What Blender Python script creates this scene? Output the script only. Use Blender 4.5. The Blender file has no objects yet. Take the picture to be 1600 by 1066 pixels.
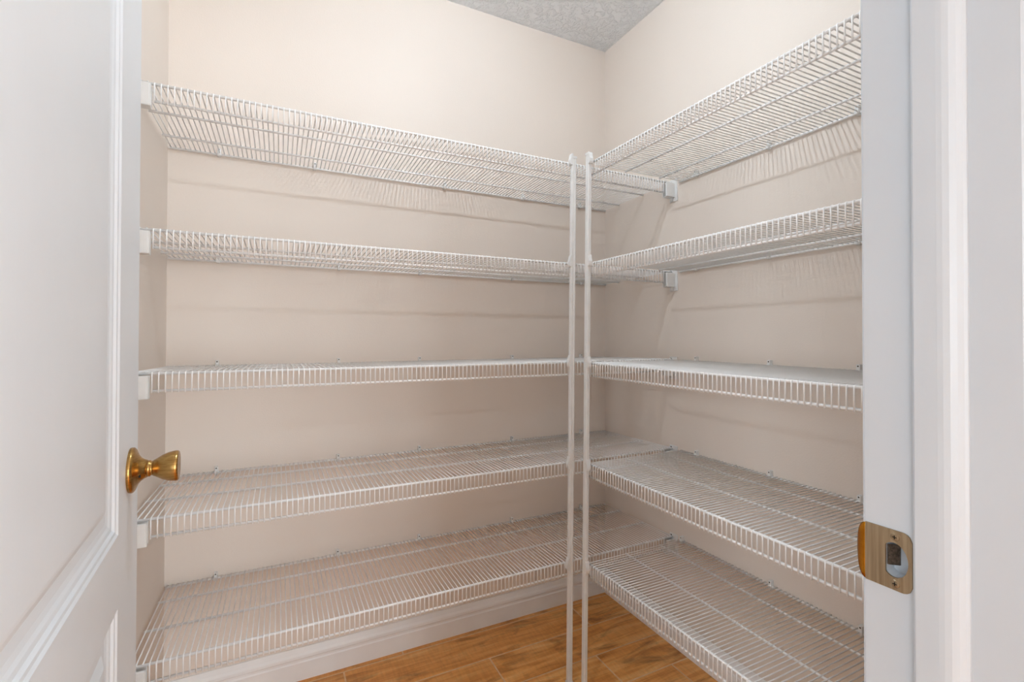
import bpy, bmesh, math, random
from mathutils import Vector, Matrix
random.seed(7)
C = bpy.context.scene.collection
SC = bpy.context.scene

# ------------------------------------------------------------------ camera
FPX, YAW, PIT, ROL = 741.14, 0.4554, 0.0092, 0.0016          # focal length in pixels of a 1600 px wide frame
CAM = Vector((-1.3234, -1.7429, 1.141))
cd = bpy.data.cameras.new('camera'); cam = bpy.data.objects.new('camera', cd); C.objects.link(cam)
cd.sensor_fit = 'HORIZONTAL'; cd.sensor_width = 36.0; cd.lens = FPX / 1600 * 36.0
cd.shift_y = -13.3 / 1600; cd.clip_start = 0.01; cd.clip_end = 60
Fv = Vector((math.sin(YAW)*math.cos(PIT), math.cos(YAW)*math.cos(PIT), math.sin(PIT)))
Rv = Vector((math.cos(YAW), -math.sin(YAW), 0)); Uv = Rv.cross(Fv)
R2 = Rv*math.cos(ROL) + Uv*math.sin(ROL); U2 = -Rv*math.sin(ROL) + Uv*math.cos(ROL)
cam.matrix_world = Matrix(((R2.x, U2.x, -Fv.x, CAM.x), (R2.y, U2.y, -Fv.y, CAM.y), (R2.z, U2.z, -Fv.z, CAM.z), (0, 0, 0, 1)))
SC.camera = cam

# ------------------------------------------------------------------ daylight and exposure
w = bpy.data.worlds.new('world'); SC.world = w; w.use_nodes = True
WB = w.node_tree.nodes['Background']; WB.inputs[0].default_value = (0.85, 0.935, 1.0, 1); WB.inputs[1].default_value = 11.5
SC.view_settings.view_transform = 'Standard'; SC.view_settings.look = 'None'
SC.view_settings.gamma = 1.0; SC.view_settings.use_curve_mapping = False
SC.view_settings.exposure = 0.0
BULB = 830.0                                                  # radiance of the pantry bulb

# ------------------------------------------------------------------ dimensions (metres)
W = 1.6307          # pantry width, left wall at x = -W, right wall at x = 0, back wall at y = 0
H = 2.4384          # ceiling
YF = -1.468         # inner face of the front wall
YO = -1.586         # its hall face
XJ = -0.793         # right jamb face
XL = -1.520         # left jamb face
D = 0.4095          # shelf depth
LIP = 0.040
PITCH = 0.0127      # wire spacing
HS = [1.7151, 1.3802, 1.0518, 0.7210, 0.3931]                 # back-wall shelves
HR = [1.7112, 1.3810, 1.0537, 0.7242, 0.3988]                 # right-wall shelves

# ------------------------------------------------------------------ materials
def srgb(r, g, b):
    f = lambda c: (c/255/12.92) if c/255 <= 0.04045 else ((c/255+0.055)/1.055)**2.4
    return (f(r), f(g), f(b), 1)
def mat(name, col, rough=0.5, metal=0.0, spec=0.5):
    m = bpy.data.materials.new(name); m.use_nodes = True
    b = m.node_tree.nodes['Principled BSDF']
    b.inputs['Base Color'].default_value = col; b.inputs['Roughness'].default_value = rough
    b.inputs['Metallic'].default_value = metal; b.inputs['Specular IOR Level'].default_value = spec
    return m
def N(m, t, **kw):
    n = m.node_tree.nodes.new(t)
    for k, v in kw.items():
        if k in n.inputs.keys(): n.inputs[k].default_value = v
        else: setattr(n, k, v)
    return n
def L(m, a, b): m.node_tree.links.new(a, b)
def bump(m, src, strength, dist):
    b = N(m, 'ShaderNodeBump'); b.inputs['Strength'].default_value = strength; b.inputs['Distance'].default_value = dist
    L(m, src, b.inputs['Height']); L(m, b.outputs[0], m.node_tree.nodes['Principled BSDF'].inputs['Normal'])
def mottled(m, c1, c2, scale, coord='Object', detail=3.0):
    tc = N(m, 'ShaderNodeTexCoord'); nz = N(m, 'ShaderNodeTexNoise', Scale=scale, Detail=detail)
    L(m, tc.outputs[coord], nz.inputs['Vector'])
    r = N(m, 'ShaderNodeValToRGB'); r.color_ramp.elements[0].color = c1; r.color_ramp.elements[1].color = c2
    r.color_ramp.elements[0].position = 0.35; r.color_ramp.elements[1].position = 0.65
    L(m, nz.outputs['Fac'], r.inputs[0]); L(m, r.outputs[0], m.node_tree.nodes['Principled BSDF'].inputs['Base Color'])
    return tc, nz

M = {}
M['wall'] = mat('wall_paint', srgb(241, 233, 226), 0.55, 0, 0.15)
tc, _ = mottled(M['wall'], srgb(237, 225, 214), srgb(234, 222, 211), 1.6)
nz = N(M['wall'], 'ShaderNodeTexNoise', Scale=230.0, Detail=2.0); L(M['wall'], tc.outputs['Object'], nz.inputs['Vector'])
bump(M['wall'], nz.outputs['Fac'], 0.25, 0.0012)
M['hall'] = mat('hall_paint', srgb(240, 238, 235), 0.6)
M['ceil'] = mat('ceiling_texture', srgb(247, 250, 253), 0.8, 0, 0.2)
tc = N(M['ceil'], 'ShaderNodeTexCoord')
nw = N(M['ceil'], 'ShaderNodeTexNoise', Scale=34.0, Detail=4.0, Roughness=0.55, Distortion=1.4); L(M['ceil'], tc.outputs['Object'], nw.inputs['Vector'])
rp = N(M['ceil'], 'ShaderNodeValToRGB'); rp.color_ramp.elements[0].position = 0.46; rp.color_ramp.elements[1].position = 0.58
L(M['ceil'], nw.outputs['Fac'], rp.inputs[0]); bump(M['ceil'], rp.outputs[0], 0.9, 0.004)
M['trim'] = mat('trim_paint', srgb(226, 226, 226), 0.35)
mottled(M['trim'], srgb(203, 209, 215), srgb(200, 206, 212), 6.0)
M['base'] = mat('baseboard_paint', srgb(232, 228, 224), 0.4)
mottled(M['base'], srgb(247, 245, 243), srgb(243, 240, 238), 9.0)
M['door'] = mat('door_paint', srgb(226, 226, 225), 0.38)
tc, _ = mottled(M['door'], srgb(229, 233, 237), srgb(226, 230, 234), 5.0)
mp = N(M['door'], 'ShaderNodeMapping'); mp.inputs['Scale'].default_value = (160, 160, 4); L(M['door'], tc.outputs['Object'], mp.inputs[0])
nz = N(M['door'], 'ShaderNodeTexNoise', Scale=1.0, Detail=2.0); L(M['door'], mp.outputs[0], nz.inputs['Vector'])
bump(M['door'], nz.outputs['Fac'], 0.12, 0.001)
M['wire'] = mat('white_vinyl_coating', srgb(240, 238, 236), 0.35)
mottled(M['wire'], srgb(250, 249, 248), srgb(247, 246, 245), 30.0)
M['plastic'] = mat('white_plastic', srgb(234, 233, 231), 0.45)
mottled(M['plastic'], srgb(236, 235, 233), srgb(231, 230, 228), 40.0)
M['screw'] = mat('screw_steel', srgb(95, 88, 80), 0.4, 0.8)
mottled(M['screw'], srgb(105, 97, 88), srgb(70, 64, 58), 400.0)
def brass(name, c1, c2, rough, sc, fine):
    m = mat(name, c1, rough, 1.0)
    tc, nz = mottled(m, c1, c2, 1.0)
    mp = N(m, 'ShaderNodeMapping'); mp.inputs['Scale'].default_value = sc
    L(m, tc.outputs['Object'], mp.inputs[0]); L(m, mp.outputs[0], nz.inputs['Vector'])
    n2 = N(m, 'ShaderNodeTexNoise', Scale=fine); L(m, mp.outputs[0], n2.inputs['Vector']); bump(m, n2.outputs['Fac'], 0.08, 0.0004)
    return m
M['brass'] = brass('antique_brass', srgb(190, 152, 92), srgb(160, 122, 68), 0.25, (60, 60, 500), 3.0)
M['strike'] = brass('worn_brass', srgb(178, 160, 132), srgb(150, 131, 104), 0.42, (300, 300, 12), 2.0)
M['lipbrass'] = brass('polished_brass', srgb(205, 140, 40), srgb(180, 116, 28), 0.25, (80, 80, 80), 3.0)
M['dark'] = mat('dark_hole', srgb(30, 24, 18), 0.8); mottled(M['dark'], srgb(32, 26, 20), srgb(22, 18, 14), 90.0)
M['grout'] = mat('tan_grout', srgb(205, 160, 112), 0.9); mottled(M['grout'], srgb(240, 200, 155), srgb(228, 186, 140), 60.0)
M['porcelain'] = mat('porcelain', srgb(240, 240, 238), 0.25); mottled(M['porcelain'], srgb(241, 241, 239), srgb(238, 238, 236), 20.0)
def emitter(name, col, s):
    m = bpy.data.materials.new(name); m.use_nodes = True; nt = m.node_tree
    nt.nodes.remove(nt.nodes['Principled BSDF']); e = nt.nodes.new('ShaderNodeEmission')
    e.inputs[0].default_value = col; e.inputs[1].default_value = s; nt.links.new(e.outputs[0], nt.nodes['Material Output'].inputs[0])
    return m
M['bulb'] = emitter('lit_bulb', (0.77, 0.895, 1.0, 1), BULB)
def wood():
    m = mat('wood_look_tile', srgb(165, 108, 62), 0.42, 0, 0.4); b = m.node_tree.nodes['Principled BSDF']
    tc = N(m, 'ShaderNodeTexCoord'); oi = N(m, 'ShaderNodeObjectInfo')
    mul = N(m, 'ShaderNodeMath', operation='MULTIPLY'); mul.inputs[1].default_value = 37.0; L(m, oi.outputs['Random'], mul.inputs[0])
    cmb = N(m, 'ShaderNodeCombineXYZ'); L(m, mul.outputs[0], cmb.inputs[2]); L(m, mul.outputs[0], cmb.inputs[0])
    add = N(m, 'ShaderNodeVectorMath', operation='ADD'); L(m, tc.outputs['Object'], add.inputs[0]); L(m, cmb.outputs[0], add.inputs[1])
    def layer(scale, nscale, detail, rough, dist):
        mp = N(m, 'ShaderNodeMapping'); mp.inputs['Scale'].default_value = scale; L(m, add.outputs[0], mp.inputs[0])
        nz = N(m, 'ShaderNodeTexNoise', Scale=nscale, Detail=detail, Roughness=rough, Distortion=dist); L(m, mp.outputs[0], nz.inputs['Vector'])
        return nz.outputs['Fac']
    grain = layer((2.2, 24, 1), 1.6, 6, 0.62, 0.6)
    patch = layer((2.6, 8, 1), 1.5, 5, 0.62, 1.2)
    fine = layer((60, 9, 1), 2.0, 3, 0.6, 0.2)
    r1 = N(m, 'ShaderNodeValToRGB'); e = r1.color_ramp.elements
    e[0].position = 0.25; e[0].color = srgb(205, 128, 58); e[1].position = 0.72; e[1].color = srgb(252, 200, 130)
    x = e.new(0.5); x.color = srgb(240, 168, 92); L(m, grain, r1.inputs[0])
    r2 = N(m, 'ShaderNodeValToRGB'); e = r2.color_ramp.elements
    e[0].position = 0.30; e[0].color = (0.36, 0.30, 0.26, 1); e[1].position = 0.47; e[1].color = (1, 1, 1, 1); L(m, patch, r2.inputs[0])
    mx = N(m, 'ShaderNodeMix', data_type='RGBA', blend_type='MULTIPLY'); mx.inputs[0].default_value = 0.75
    L(m, r1.outputs[0], mx.inputs[6]); L(m, r2.outputs[0], mx.inputs[7])
    r3 = N(m, 'ShaderNodeValToRGB'); e = r3.color_ramp.elements
    e[0].position = 0.35; e[0].color = (0.78, 0.76, 0.74, 1); e[1].position = 0.6; e[1].color = (1, 1, 1, 1); L(m, fine, r3.inputs[0])
    m2 = N(m, 'ShaderNodeMix', data_type='RGBA', blend_type='MULTIPLY'); m2.inputs[0].default_value = 0.5
    L(m, mx.outputs[2], m2.inputs[6]); L(m, r3.outputs[0], m2.inputs[7])
    # a few knots
    mp = N(m, 'ShaderNodeMapping'); mp.inputs['Scale'].default_value = (2.4, 6.0, 1); L(m, add.outputs[0], mp.inputs[0])
    vo = N(m, 'ShaderNodeTexVoronoi', Scale=1.15); L(m, mp.outputs[0], vo.inputs['Vector'])
    nzk = layer((14, 40, 1), 1.0, 4, 0.6, 1.0)
    sc = N(m, 'ShaderNodeMath', operation='MULTIPLY_ADD'); L(m, nzk, sc.inputs[0]); sc.inputs[1].default_value = 0.22; L(m, vo.outputs['Distance'], sc.inputs[2])
    r4 = N(m, 'ShaderNodeValToRGB'); e = r4.color_ramp.elements
    e[0].position = 0.13; e[0].color = (0.22, 0.16, 0.12, 1); e[1].position = 0.24; e[1].color = (1, 1, 1, 1); L(m, sc.outputs[0], r4.inputs[0])
    m3 = N(m, 'ShaderNodeMix', data_type='RGBA', blend_type='MULTIPLY'); m3.inputs[0].default_value = 0.85
    L(m, m2.outputs[2], m3.inputs[6]); L(m, r4.outputs[0], m3.inputs[7]); L(m, m3.outputs[2], b.inputs['Base Color'])
    bump(m, grain, 0.25, 0.001)
    return m
M['wood'] = wood()
def pane():
    m = bpy.data.materials.new('window_glass'); m.use_nodes = True; nt = m.node_tree
    nt.nodes.remove(nt.nodes['Principled BSDF'])
    t = nt.nodes.new('ShaderNodeBsdfTransparent'); g = nt.nodes.new('ShaderNodeBsdfGlossy'); g.inputs['Roughness'].default_value = 0.02
    mx = nt.nodes.new('ShaderNodeMixShader'); mx.inputs[0].default_value = 0.06
    nt.links.new(t.outputs[0], mx.inputs[1]); nt.links.new(g.outputs[0], mx.inputs[2]); nt.links.new(mx.outputs[0], nt.nodes['Material Output'].inputs[0])
    return m
M['pane'] = pane()

# ------------------------------------------------------------------ helpers
def mesh(name, bm, m, smooth=False):
    bmesh.ops.recalc_face_normals(bm, faces=bm.faces[:])
    me = bpy.data.meshes.new(name); bm.to_mesh(me); bm.free(); me.materials.append(m)
    if smooth:
        for p in me.polygons: p.use_smooth = True
    return me
def put(name, me, parent=None, loc=(0, 0, 0)):
    o = bpy.data.objects.new(name, me); C.objects.link(o); o.location = loc
    if parent is not None: o.parent = parent
    return o
def obj(name, bm, m, parent=None, smooth=False, loc=(0, 0, 0)): return put(name, mesh(name, bm, m, smooth), parent, loc)
def tag(o, label=None, cat=None, group=None, kind=None):
    for k, v in (('label', label), ('category', cat), ('group', group), ('kind', kind)):
        if v: o[k] = v
    return o
def empty(name, loc, rz=0.0, rx=0.0):
    o = bpy.data.objects.new(name, None); C.objects.link(o); o.empty_display_size = 0.05
    o.location = loc; o.rotation_euler = (rx, 0, rz); return o
def box(bm, a, b, bev=0.0, seg=2):
    x0, y0, z0 = a; x1, y1, z1 = b
    t = bmesh.new() if bev else bm
    vs = [t.verts.new(p) for p in ((x0,y0,z0),(x1,y0,z0),(x1,y1,z0),(x0,y1,z0),(x0,y0,z1),(x1,y0,z1),(x1,y1,z1),(x0,y1,z1))]
    for f in ((0,3,2,1),(4,5,6,7),(0,1,5,4),(1,2,6,5),(2,3,7,6),(3,0,4,7)): t.faces.new([vs[i] for i in f])
    if bev:
        bmesh.ops.bevel(t, geom=t.edges[:], offset=bev, segments=seg, affect='EDGES', profile=0.5)
        me = bpy.data.meshes.new('tmp'); t.to_mesh(me); t.free(); bm.from_mesh(me); bpy.data.meshes.remove(me)
    return bm
def tube(bm, pts, r, n=8, cap=True):
    pts = [Vector(p) for p in pts]; rings = []
    for i, p in enumerate(pts):
        if i == 0: d = pts[1]-p
        elif i == len(pts)-1: d = p-pts[-2]
        else: d = (pts[i+1]-p).normalized() + (p-pts[i-1]).normalized()
        d.normalize(); ref = Vector((1, 0, 0)) if abs(d.x) < 0.9 else Vector((0, 0, 1))
        a = d.cross(ref).normalized(); b = d.cross(a).normalized()
        s = 1.0
        if 0 < i < len(pts)-1:
            c = (pts[i+1]-p).normalized().dot((p-pts[i-1]).normalized()); s = 1/max(0.5, math.sqrt((1+c)/2))
        rings.append([bm.verts.new(p + (a*math.cos(2*math.pi*k/n) + b*math.sin(2*math.pi*k/n))*r*(s if i in () else 1)) for k in range(n)])
    for i in range(len(rings)-1):
        for k in range(n): bm.faces.new((rings[i][k], rings[i][(k+1)%n], rings[i+1][(k+1)%n], rings[i+1][k]))
    if cap: bm.faces.new(rings[0][::-1]); bm.faces.new(rings[-1])
    return bm
def prism(bm, prof, axis_pts):
    """extrude the closed 2-D outline prof between two frames: axis_pts = two functions (u, v) -> point"""
    a = [bm.verts.new(axis_pts[0](*p)) for p in prof]; b = [bm.verts.new(axis_pts[1](*p)) for p in prof]
    n = len(prof)
    for i in range(n): bm.faces.new((a[i], a[(i+1)%n], b[(i+1)%n], b[i]))
    bm.faces.new(a[::-1]); bm.faces.new(b); return bm
def lathe(bm, prof, n=40, mp=lambda r, h, c, s: (r*c, r*s, h)):
    rings = []
    for r, h in prof:
        if r < 1e-6: rings.append([bm.verts.new(mp(0, h, 1, 0))])
        else: rings.append([bm.verts.new(mp(r, h, math.cos(2*math.pi*k/n), math.sin(2*math.pi*k/n))) for k in range(n)])
    for A, B in zip(rings, rings[1:]):
        for k in range(n):
            f = [A[k % len(A)], A[(k+1) % len(A)], B[(k+1) % len(B)], B[k % len(B)]]
            f = list(dict.fromkeys(f))
            if len(f) > 2: bm.faces.new(f)
    return bm
def struct(name, bm, m): return tag(obj(name, bm, m), kind='structure')

# ------------------------------------------------------------------ the room shell
T = 0.1
struct('wall_back', box(bmesh.new(), (-W-T, 0, 0), (T, T, H)), M['wall'])
struct('wall_left', box(bmesh.new(), (-W-T, YF, 0), (-W, 0, H)), M['wall'])
struct('wall_right', box(bmesh.new(), (0, YF, 0), (T, 0, H)), M['wall'])
bm = bmesh.new()                                             # the wall with the doorway: left stub, right part, header
box(bm, (-W-T, YO, 0), (XL-0.018, YF, H)); box(bm, (XJ+0.018, YO, 0), (T, YF, H)); box(bm, (XL-0.018, YO, 2.068), (XJ+0.018, YF, H))
struct('wall_front', bm, M['wall'])
struct('ceiling', box(bmesh.new(), (-W-T, YO, H), (T, T, H+0.08)), M['ceil'])
# floor: grout bed with 6 x 36 inch wood-look tiles laid along the back wall
floor = struct('floor', box(bmesh.new(), (-W-T, YO, -0.05), (T, T, -0.0005)), M['grout'])
PW, PL, G = 0.1535, 0.91, 0.0042
starts = {-1: -0.918, 0: -1.121, 1: -0.648, 2: -0.30, 3: -1.00, 4: -0.52, 5: -1.28, 6: -0.78, 7: -0.18, 8: -1.05, 9: -0.60, 10: -0.25}
full = {}
for k, s in starts.items():
    y1 = min(0.0, -0.033 - PW*k - G/2) if k >= 0 else 0.0
    y0 = max(YO, -0.033 - PW*(k+1) + G/2)
    x = s - 3*PL
    while x < T:
        a, b = max(x + G/2, -W), min(x + PL - G/2, 0.0)
        if b - a > 0.02 and y1 - y0 > 0.01:
            key = (round(b-a, 4), round(y1-y0, 4))
            if key not in full:
                full[key] = mesh('floor_plank', box(bmesh.new(), (-key[0]/2, -key[1]/2, -0.008), (key[0]/2, key[1]/2, 0.0), 0.0012, 1), M['wood'])
            put('floor_plank', full[key], floor, ((a+b)/2, (y0+y1)/2, 0))
        x += PL
# baseboards
BP = [(0,0), (0.014,0), (0.014,0.058), (0.0115,0.062), (0.0115,0.068), (0.0135,0.072), (0.0125,0.080), (0.0085,0.088), (0.006,0.096), (0.004,0.103), (0,0.103)]
struct('baseboard_back', prism(bmesh.new(), BP, (lambda t, z: (-W, -t, z), lambda t, z: (0, -t, z))), M['base'])
struct('baseboard_left', prism(bmesh.new(), BP, (lambda t, z: (-W+t, -t, z), lambda t, z: (-W+t, YF, z))), M['base'])
struct('baseboard_right', prism(bmesh.new(), BP, (lambda t, z: (-t, -t, z), lambda t, z: (-t, YF, z))), M['base'])
struct('baseboard_front', prism(bmesh.new(), BP, (lambda t, z: (XJ+0.02, YF+t, z), lambda t, z: (-0.015, YF+t, z))), M['base'])

# ------------------------------------------------------------------ door frame with strike plate
frame = tag(empty('trim_1', (0, 0, 0)), kind='structure')
ZS = 0.928                                                   # strike height
YS0, YS1 = -1.4695, -1.509                                   # strike plate from the pantry edge to the door stop
YH = -1.4945                                                 # latch hole centre
jr = obj('jamb', box(bmesh.new(), (XJ, YO, 0), (XJ+0.018, YF+0.002, 2.05), 0.003), M['trim'], frame)
def dloop(ry, rz, n=48):                                     # D-shaped opening: straight on the pantry side, round on the stop side
    out = []
    for k in range(n):
        a = 2*math.pi*k/n; c, s = math.cos(a), math.sin(a)
        out.append((max(-0.62*ry, ry*c) if c < 0 else ry*c, rz*s))
    return out
cb = bmesh.new(); pl = dloop(0.0115, 0.0165)
prism(cb, pl, (lambda u, v: (XJ-0.01, YH-u, ZS+v), lambda u, v: (XJ+0.014, YH-u, ZS+v)))
cut = obj('latch_cutter', cb, M['trim'])
bo = jr.modifiers.new('hole', 'BOOLEAN'); bo.operation = 'DIFFERENCE'; bo.object = cut; bo.solver = 'EXACT'
dg = bpy.context.evaluated_depsgraph_get(); dg.update()
nm = bpy.data.meshes.new_from_object(jr.evaluated_get(dg)); jr.modifiers.clear(); jr.data = nm
bpy.data.objects.remove(cut)
obj('jamb', box(bmesh.new(), (XL-0.018, YO, 0), (XL, YF+0.002, 2.05), 0.003), M['trim'], frame)
obj('jamb', box(bmesh.new(), (XL-0.018, YO, 2.05), (XJ+0.018, YF+0.002, 2.068), 0.003), M['trim'], frame)
SP = [(0,0), (0.037,0), (0.0368,0.0022), (0.0352,0.0048), (0.0318,0.0074), (0.0275,0.0095), (0.023,0.0106), (0.019,0.011), (0.002,0.011), (0,0.0095)]   # (towards hall, out of the jamb)
Y_ST = -1.5135
obj('door_stop', prism(bmesh.new(), SP, (lambda u, v: (XJ-v, Y_ST-u, 0), lambda u, v: (XJ-v, Y_ST-u, 2.05))), M['trim'], frame)
obj('door_stop', prism(bmesh.new(), SP, (lambda u, v: (XL+v, Y_ST-u, 0), lambda u, v: (XL+v, Y_ST-u, 2.05))), M['trim'], frame)
obj('door_stop', prism(bmesh.new(), SP, (lambda u, v: (XL, Y_ST-u, 2.05-v), lambda u, v: (XJ, Y_ST-u, 2.05-v))), M['trim'], frame)
# strike plate: plate with a D hole, curved lip and two screws
bm = bmesh.new(); TH = 0.0016; hh = 0.0285; n = len(pl)
def outer(k):
    u, v = pl[k]; a = math.atan2(v, u); c, s = math.cos(a), math.sin(a)
    ry0, ry1 = (YH-YS0), (YH-YS1)                            # u runs towards the stop
    t = min(((ry1 if c > 0 else ry0)/c) if abs(c) > 1e-6 else 9e9, (hh/abs(s)) if abs(s) > 1e-6 else 9e9)
    U, V = c*t, s*t
    cx, cz, r = ry1-0.008, hh-0.008, 0.008                   # round the two stop-side corners
    if U > cx and abs(V) > cz:
        q = Vector((U-cx, abs(V)-cz))
        if q.length > r: q *= r/q.length
        U, V = cx+q.x, math.copysign(cz+q.y, V)
    return U, V
rings = []
for x, f in ((XJ-TH, 0), (XJ-TH, 1), (XJ+0.0004, 1), (XJ+0.0004, 0)):
    rings.append([bm.verts.new((x, YH-(outer(k)[0] if f else pl[k][0]), ZS+(outer(k)[1] if f else pl[k][1]))) for k in range(n)])
for i in range(4):
    A, B = rings[i], rings[(i+1) % 4]
    for k in range(n): bm.faces.new((A[k], A[(k+1)%n], B[(k+1)%n], B[k]))
sp = tag(obj('strike_plate', bm, M['strike'], frame), label='worn brass strike plate with D-shaped latch hole')
bm = bmesh.new(); nu, nv = 8, 14; g = []
for i in range(nu+1):
    t = i/nu; row = []
    for j in range(nv+1):
        s = -1 + 2*j/nv; half = 0.0278*math.sqrt(max(0.0, 1-0.97*t*t))
        row.append((XJ-TH+0.0055*t*t, YS0-0.0005+0.0105*t, ZS+s*half))
    g.append(row)
fr = [[bm.verts.new(p) for p in r] for r in g]; bk = [[bm.verts.new((p[0]+TH, p[1]-0.0003, p[2])) for p in r] for r in g]
for i in range(nu):
    for j in range(nv):
        bm.faces.new((fr[i][j], fr[i+1][j], fr[i+1][j+1], fr[i][j+1])); bm.faces.new((bk[i][j], bk[i][j+1], bk[i+1][j+1], bk[i+1][j]))
for i in range(nu):
    for j in (0, nv): bm.faces.new((fr[i][j], bk[i][j], bk[i+1][j], fr[i+1][j]))
for j in range(nv):
    for i in (0, nu): bm.faces.new((fr[i][j], fr[i][j+1], bk[i][j+1], bk[i][j]))
tag(obj('strike_lip', bm, M['lipbrass'], sp, True), label='curved golden lip')
for s in (-1, 1):
    b = lathe(bmesh.new(), [(0, 0.0009), (0.0016, 0.0009), (0.0034, 0.0006), (0.0038, 0.0), (0.0038, -0.0008)], 20, lambda r, h, c, q: (-h, r*c, r*q))
    sc = obj('screw', b, M['strike'], sp, False, (XJ-TH-0.0002, YH-0.001, ZS+s*0.0222))
    b = bmesh.new(); box(b, (-0.0012, -0.0018, -0.0004), (-0.0009, 0.0018, 0.0004)); box(b, (-0.0012, -0.0004, -0.0018), (-0.0009, 0.0004, 0.0018))
    obj('cross_slot', b, M['dark'], sp, False, (XJ-TH-0.0002, YH-0.001, ZS+s*0.0222))
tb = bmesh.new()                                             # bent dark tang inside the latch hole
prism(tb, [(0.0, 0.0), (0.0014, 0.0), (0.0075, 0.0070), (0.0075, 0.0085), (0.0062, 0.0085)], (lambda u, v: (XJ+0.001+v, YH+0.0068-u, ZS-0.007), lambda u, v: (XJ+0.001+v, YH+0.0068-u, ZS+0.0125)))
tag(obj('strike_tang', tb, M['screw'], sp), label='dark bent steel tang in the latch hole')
# hall-side casing
CP = [(0,0), (0.057,0), (0.057,0.016), (0.046,0.017), (0.040,0.013), (0.016,0.011), (0.008,0.012), (0.002,0.008), (0,0.006)]
cas = tag(empty('trim_2', (0, 0, 0)), kind='structure')
obj('casing', prism(bmesh.new(), CP, (lambda u, v: (XJ+0.006+u, YO-v, 0), lambda u, v: (XJ+0.006+u, YO-v, 2.056+u))), M['trim'], cas)
obj('casing', prism(bmesh.new(), CP, (lambda u, v: (XL-0.006-u, YO-v, 0), lambda u, v: (XL-0.006-u, YO-v, 2.056+u))), M['trim'], cas)
obj('casing', prism(bmesh.new(), CP, (lambda u, v: (XL-0.006-u, YO-v, 2.056+u), lambda u, v: (XJ+0.006+u, YO-v, 2.056+u))), M['trim'], cas)

# ------------------------------------------------------------------ the open door (swings into the pantry, just past square)
DW, DT, DH = 0.712, 0.035, 2.03
ang = math.atan(0.0646)
free = Vector((-1.5275, -0.791)); ud = Vector((-math.sin(ang), math.cos(ang)))
hinge = free - ud*DW
door = tag(empty('door_1', (hinge.x, hinge.y, 0.012), math.pi/2 + ang), kind='structure')
ST = 0.134                                                   # local: x along the width, y = 0 the visible face, +y into the door
pan = [(ST-0.012, DW-ST, 0.225, 0.762), (ST-0.012, DW-ST, 0.856, 1.885)]   # x0, x1, z0, z1 of the two panels
bm = bmesh.new()
xs = [0, ST-0.012, DW-ST, DW]; zs = [0, 0.225, 0.762, 0.856, 1.885, DH]
box(bm, (xs[0], 0, 0), (xs[1], DT, DH)); box(bm, (xs[2], 0, 0), (xs[3], DT, DH))
for a, b in ((0, 0.225), (0.762, 0.856), (1.885, DH)): box(bm, (xs[1], 0, a), (xs[2], DT, b))
bmesh.ops.remove_doubles(bm, verts=bm.verts[:], dist=1e-6)
obj('door_frame', bm, M['door'], door)
PRF = [(0, 0), (0.003, 0.0), (0.006, 0.0022), (0.010, 0.0026), (0.013, 0.0055), (0.018, 0.0062), (0.022, 0.0080), (0.028, 0.0092), (0.040, 0.0095), (0.052, 0.0045), (0.056, 0.0040)]
for x0, x1, z0, z1 in pan:
    bm = bmesh.new()
    for flip in (0, 1):
        rs = []
        for i, d in PRF:
            y = DT-d if flip else d
            rs.append([bm.verts.new(p) for p in ((x0+i, y, z0+i), (x1-i, y, z0+i), (x1-i, y, z1-i), (x0+i, y, z1-i))])
        for A, B in zip(rs, rs[1:]):
            for k in range(4): bm.faces.new((A[k], A[(k+1)%4], B[(k+1)%4], B[k]))
        bm.faces.new(rs[-1])
    bmesh.ops.remove_doubles(bm, verts=bm.verts[:], dist=1e-7)
    obj('door_panel', bm, M['door'], door)
kz, kx = 0.940-0.012, DW-0.061
def klathe(prof, n=48): return lathe(bmesh.new(), prof, n, lambda r, h, c, s: (r*c, -h, r*s))
knob = tag(obj('door_knob', klathe([(0.0115, 0.020), (0.0122, 0.0215), (0.0122, 0.0245), (0.0108, 0.0255), (0.0108, 0.0275), (0.0120, 0.0285), (0.0125, 0.030), (0.0150, 0.034),
    (0.0185, 0.0395), (0.0212, 0.046), (0.0226, 0.052), (0.0232, 0.0565), (0.0228, 0.0592), (0.0212, 0.0606), (0.016, 0.0600), (0, 0.0590)]), M['brass'], door, True, (kx, 0, kz)), label='antique brass tulip-shaped door knob')
obj('rosette', klathe([(0.0330, 0.0), (0.0336, 0.002), (0.0332, 0.0045), (0.0305, 0.0068), (0.026, 0.0085), (0.0215, 0.0105), (0.0175, 0.0135), (0.0145, 0.0175), (0.0130, 0.021), (0.0, 0.021)]), M['brass'], knob, True)
b = lathe(bmesh.new(), [(0, 0.0), (0.0024, 0.0), (0.0024, -0.004)], 16, lambda r, h, c, s: (r*c, -h, r*s))
obj('release_hole', b, M['dark'], knob, False, (-0.0150, -0.0149, -0.0068))
b = bmesh.new(); box(b, (0, 0.005, -0.0285), (0.0012, 0.030, 0.0285), 0.0004, 1)
lp = obj('latch_plate', b, M['brass'], door, False, (DW, 0, kz))
b = bmesh.new(); prism(b, [(-0.0055, -0.007), (0.0055, -0.007), (0.0055, 0.007), (-0.0055, 0.007)], (lambda u, v: (0.001, 0.0175+u, v), lambda u, v: (0.0105, 0.0175+u*(0.25), v)))
obj('latch_bolt', b, M['brass'], lp)

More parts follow.
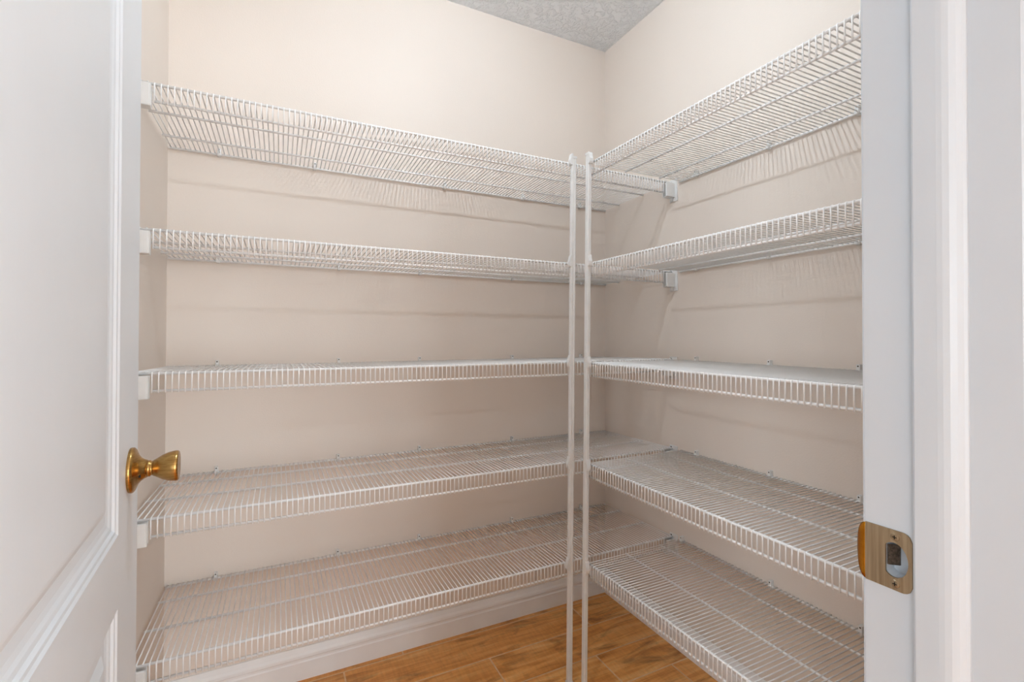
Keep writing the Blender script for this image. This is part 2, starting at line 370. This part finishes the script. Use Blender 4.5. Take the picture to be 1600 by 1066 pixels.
# ------------------------------------------------------------------ wire shelves
RR, RW = 0.0033, 0.0016
ZT = RR + RW - 0.0018
def wire_mesh(lip):
    if lip:
        p = [(0, 0.002, ZT), (0, -D+0.001, ZT), (0, -D-0.0030, ZT-0.0012), (0, -D-0.0044, ZT-0.0042), (0, -D-0.0044, -LIP-0.004)]
    else: p = [(0, 0.002, ZT), (0, -D-0.003, ZT)]
    return mesh('cross_wire', tube(bmesh.new(), p, RW, 6), M['wire'], True)
WIRE, WIRE0 = wire_mesh(True), wire_mesh(False)
MID = (0.102, 0.255)
def clip_mesh():                                             # little saddle nailed to the wall that grips the back rod
    b = bmesh.new(); box(b, (-0.0045, -0.0035, 0.003), (0.0045, 0.0105, 0.019), 0.0014)
    box(b, (-0.0055, -0.0062, -0.0058), (0.0055, 0.0105, 0.0062), 0.0022)
    return mesh('wall_clip', b, M['plastic'])
CLIP = clip_mesh()
NAIL = mesh('nail', lathe(bmesh.new(), [(0, 0.0009), (0.0016, 0.0007), (0.0021, 0.0), (0.0021, -0.001)], 12, lambda r, h, c, s: (r*c, -h, r*s)), M['screw'])
def bracket_mesh(sgn):                                       # end bracket: wall plate, hollow box that takes the front edge; wall at x = 0, box towards +x*sgn
    b = bmesh.new(); X = lambda a: a*sgn
    def bx(a, c, bev=0.0015):
        x0, x1 = sorted((X(a[0]), X(c[0]))); box(b, (x0, a[1], a[2]), (x1, c[1], c[2]), bev)
    bx((0.0, -D-0.027, -0.072), (0.0035, -D+0.012, 0.012))                     # wall plate
    bx((0.0025, -D-0.0165, -0.0575), (0.041, -D-0.0085, -0.0045), 0.0022)        # front of the box
    bx((0.0025, -D+0.0060, -0.0575), (0.041, -D+0.0090, -0.0045), 0.0012)        # back
    bx((0.0025, -D-0.0150, -0.0575), (0.041, -D+0.0085, -0.0545), 0.0012)        # bottom
    bx((0.0405, -D-0.0160, -0.0565), (0.0425, -D-0.0085, -0.0050), 0.0008)       # end rim
    bx((0.0, -D-0.005, -0.070), (0.010, -D+0.005, -0.056), 0.002)                 # screw boss under it
    return mesh('end_bracket', b, M['plastic'])
BRL, BRR = bracket_mesh(1), bracket_mesh(-1)
BSCREW = mesh('screw', lathe(bmesh.new(), [(0, 0.0012), (0.002, 0.001), (0.0032, 0.0), (0.0032, -0.001)], 14, lambda r, h, c, s: (h, r*c, r*s)), M['screw'])
BSCREWR = mesh('screw', lathe(bmesh.new(), [(0, -0.0012), (0.002, -0.001), (0.0032, 0.0), (0.0032, 0.001)], 14, lambda r, h, c, s: (h, r*c, r*s)), M['screw'])

def shelf(loc, rz, rx, length, clips, lip0, lip1, brackets, label, group):
    """local: x along the wall, y = 0 the wall face, -y towards the room, z = 0 the rods; lip0..lip1 = extent of the front lip"""
    t = tag(empty('wire_shelf', loc, rz, rx), label, 'shelf', group)
    def rod(name, x0, x1, y, z, r=RR): return obj(name, tube(bmesh.new(), [(x0, y, z), (x1, y, z)], r, 10), M['wire'], t, True)
    rod('back_rod', 0.003, length-0.003, -0.0065, 0); [rod('middle_rod', 0.004, length-0.004, -m, 0) for m in MID]
    rod('front_rod', 0.002, length-0.002, -D, 0, 0.0033); rod('lip_rod', lip0, lip1, -D, -LIP, 0.0031)
    n = int((length-0.012)/PITCH); x = (length-(n*PITCH))/2
    for i in range(n+1):
        put('cross_wire', WIRE if lip0-0.001 <= x <= lip1+0.001 else WIRE0, t, (x, 0, 0)); x += PITCH
    for c in clips:
        k = put('wall_clip', CLIP, t, (c, -0.0105, 0)); put('nail', NAIL, k, (0, -0.0035, 0.0145))
    for side in brackets:
        if side == 'a': b = put('end_bracket', BRL, t, (0, 0, 0)); put('screw', BSCREW, b, (0.0035, -D+0.004, 0.0045))
        else: b = put('end_bracket', BRR, t, (length, 0, 0)); put('screw', BSCREWR, b, (-0.0035, -D+0.004, 0.0045))
    return t
nth = ['topmost of the five', 'second from the top', 'middle one of the five', 'second from the bottom, above the lowest', 'lowest, just above the baseboard']
bx = [[-1.497, -1.219, -0.76, -0.424, -0.144]] + [[-1.498, -1.140, -0.856, -0.473, -0.137]]*4
for h, q, cl in zip(HS, nth, bx):
    shelf((-W, 0, h-0.0045), 0, -0.021, W, [c+W for c in cl], 0.046, W-0.046, 'ab',
          'long white wire shelf on the back wall, ' + q, 'wire shelves along the back wall')
Y_R = -0.446; LR = -1.458 - Y_R
ry = [[-0.53, -0.808, -1.052]]*4 + [[-0.462, -0.809, -1.054]]
nth2 = ['topmost of the five', 'second from the top', 'middle one of the five', 'second from the bottom', 'lowest, above the bare floor']
for h, q, cl in zip(HR, nth2, ry):
    shelf((0, Y_R, h), -math.pi/2, 0, -LR, [Y_R-c for c in cl], 0.002, -LR-0.046, 'b',
          'shorter white wire shelf on the right-hand wall, ' + q, 'wire shelves along the right wall')

# ------------------------------------------------------------------ the two support poles at the inner corner
def pole(foot, top, rz, side, hs, label):
    """foot / top: centre points; side: unit direction in which the clips reach for the shelf edge"""
    t = tag(empty('support_pole', (foot[0], foot[1], 0)), label, 'pole', 'shelf support poles')
    w, d, q = 0.0088, 0.0068, 0.0022                          # rounded C channel with a groove down its face
    prof = [(-w+q, -d), (-0.0022, -d), (-0.0012, -d+0.0012), (0.0012, -d+0.0012), (0.0022, -d), (w-q, -d), (w, -d+q), (w, d-q), (w-q, d), (-w+q, d), (-w, d-q), (-w, -d+q)]
    c, s = math.cos(rz), math.sin(rz)
    lean = Vector((top[0]-foot[0], top[1]-foot[1]))
    at = lambda z: lean*(z/1.75)
    def fr(z, k=1.0):
        o = at(z); return lambda u, v: (o.x + (u*c - v*s)*k, o.y + (u*s + v*c)*k, z)
    obj('channel', prism(bmesh.new(), prof, (fr(0.004), fr(1.732))), M['plastic'], t)
    rect = [(-w-0.001, -d-0.001), (w+0.001, -d-0.001), (w+0.001, d+0.001), (-w-0.001, d+0.001)]
    obj('foot_cap', prism(bmesh.new(), rect, (fr(0.0), fr(0.022))), M['plastic'], t)
    obj('top_cap', prism(bmesh.new(), rect, (fr(1.729), fr(1.736))), M['plastic'], t)
    for h in hs:
        o = at(h); sd = Vector(side); nrm = Vector((-sd.y, sd.x))
        b = bmesh.new()                                       # shark-fin clip beside the channel
        prf = [(0.004, -0.012), (0.0135, -0.012), (0.0150, -0.006), (0.0150, 0.004), (0.0125, 0.012), (0.0105, 0.022), (0.008, 0.0255), (0.004, 0.0255)]
        f0 = lambda u, v: (o.x+sd.x*u+nrm.x*-0.007, o.y+sd.y*u+nrm.y*-0.007, h+v)
        f1 = lambda u, v: (o.x+sd.x*u+nrm.x*0.007, o.y+sd.y*u+nrm.y*0.007, h+v)
        prism(b, prf, (f0, f1)); obj('shelf_clip', b, M['plastic'], t)
    return t
pole((-0.4712, -0.4300), (-0.4560, -0.4300), 0.0, (-1, 0), [h+0.0035 for h in HS], 'white support pole clipped to the front edges of the back-wall shelves')
pole((-0.4400, -0.4700), (-0.4290, -0.4790), math.pi/2, (0, -1), HR, 'white support pole clipped to the front corners of the right-wall shelves')

# ------------------------------------------------------------------ pantry ceiling lamp
LX, LY = -0.83, -0.78
lamp = tag(empty('ceiling_lamp', (LX, LY, H)), 'small squat bulb in a white holder on the pantry ceiling', 'lamp')
obj('lamp_holder', lathe(bmesh.new(), [(0.050, 0), (0.050, -0.008), (0.042, -0.018), (0.024, -0.024), (0.021, -0.042), (0.0, -0.042)], 32), M['porcelain'], lamp, True)
pr = [(0.026*math.sin(a), -0.056-0.0175*math.cos(a)) for a in [math.pi*k/14 for k in range(0, 12)]] + [(0.016, -0.041)]
obj('bulb', lathe(bmesh.new(), pr, 28), M['bulb'], lamp, True)

# ------------------------------------------------------------------ the room in front of the pantry (behind the camera): fill daylight comes in here by added openings
HX0, HX1, HY = -3.6, 2.0, -5.0
struct('floor_hall', box(bmesh.new(), (HX0-T, HY-T, -0.05), (HX1+T, YO, 0)), M['wood'])
struct('ceiling_hall', box(bmesh.new(), (HX0-T, HY-T, H), (HX1+T, YO, H+0.08)), M['ceil'])
# each wall may have an unseen glazed opening, added and sized for fill light: (along-wall start, end, sill, head)
FILL_WINDOWS = {'left': (-4.0, -2.7, 0.5, 2.1), 'back': (-1.0, 0.7, 0.0, 2.15), 'right': (-4.0, -2.75, 0.7, 2.1)}
def hall_wall(name, side, a0, a1, P):
    """P(a, d, z): a along the wall, d through the wall (0 room face .. T outer face)"""
    bm = bmesh.new(); o = FILL_WINDOWS[side]
    def bb(u0, u1, z0, z1):
        p, q = Vector(P(u0, 0, z0)), Vector(P(u1, T, z1))
        box(bm, [min(p[i], q[i]) for i in range(3)], [max(p[i], q[i]) for i in range(3)])
    if not o: bb(a0, a1, 0, H); struct(name, bm, M['hall']); return
    u0, u1, z0, z1 = o
    bb(a0, u0, 0, H); bb(u1, a1, 0, H); bb(u0, u1, z1, H)
    if z0 > 0: bb(u0, u1, 0, z0)
    struct(name, bm, M['hall'])
    hall_wall.n += 1
    win = tag(empty('window_%d' % hall_wall.n, P((u0+u1)/2, 0, 0)), kind='structure'); org = Vector(P((u0+u1)/2, 0, 0))
    def part(nm, rects, d0, d1, m, par, off):
        b = bmesh.new()
        for r0, r1, q0, q1 in rects:
            p, q = Vector(P(r0, d0, q0))-off, Vector(P(r1, d1, q1))-off
            box(b, [min(p[i], q[i]) for i in range(3)], [max(p[i], q[i]) for i in range(3)])
        return obj(nm, b, m, par)
    for i in range(3):
        a, c = u0+(u1-u0)*i/3, u0+(u1-u0)*(i+1)/3
        s = part('sash', [(a, a+0.045, z0, z1), (c-0.045, c, z0, z1), (a+0.045, c-0.045, z0, z0+0.06), (a+0.045, c-0.045, z1-0.06, z1)], 0.03, 0.08, M['trim'], win, org)
        part('pane', [(a+0.045, c-0.045, z0+0.06, z1-0.06)], 0.052, 0.058, M['pane'], s, org)
    pd = bpy.data.lights.new('daylight_portal', 'AREA'); pd.shape = 'RECTANGLE'; pd.size = u1-u0; pd.size_y = z1-z0; pd.cycles.is_portal = True
    po = bpy.data.objects.new('daylight_portal', pd); C.objects.link(po); po.location = P((u0+u1)/2, T+0.01, (z0+z1)/2)
    po.rotation_euler = (math.pi/2, 0, {'back': 0, 'left': -math.pi/2, 'right': math.pi/2}[side])
hall_wall.n = 0
hall_wall('wall_hall_left', 'left', HY-T, YO, lambda a, d, z: (HX0-d, a, z))
hall_wall('wall_hall_right', 'right', HY-T, YO, lambda a, d, z: (HX1+d, a, z))
hall_wall('wall_hall_back', 'back', HX0, HX1, lambda a, d, z: (a, HY-d, z))
bm = bmesh.new(); box(bm, (HX0, YO, 0), (-W-T, YO+0.1, H)); box(bm, (T, YO, 0), (HX1, YO+0.1, H)); struct('wall_hall_front', bm, M['hall'])
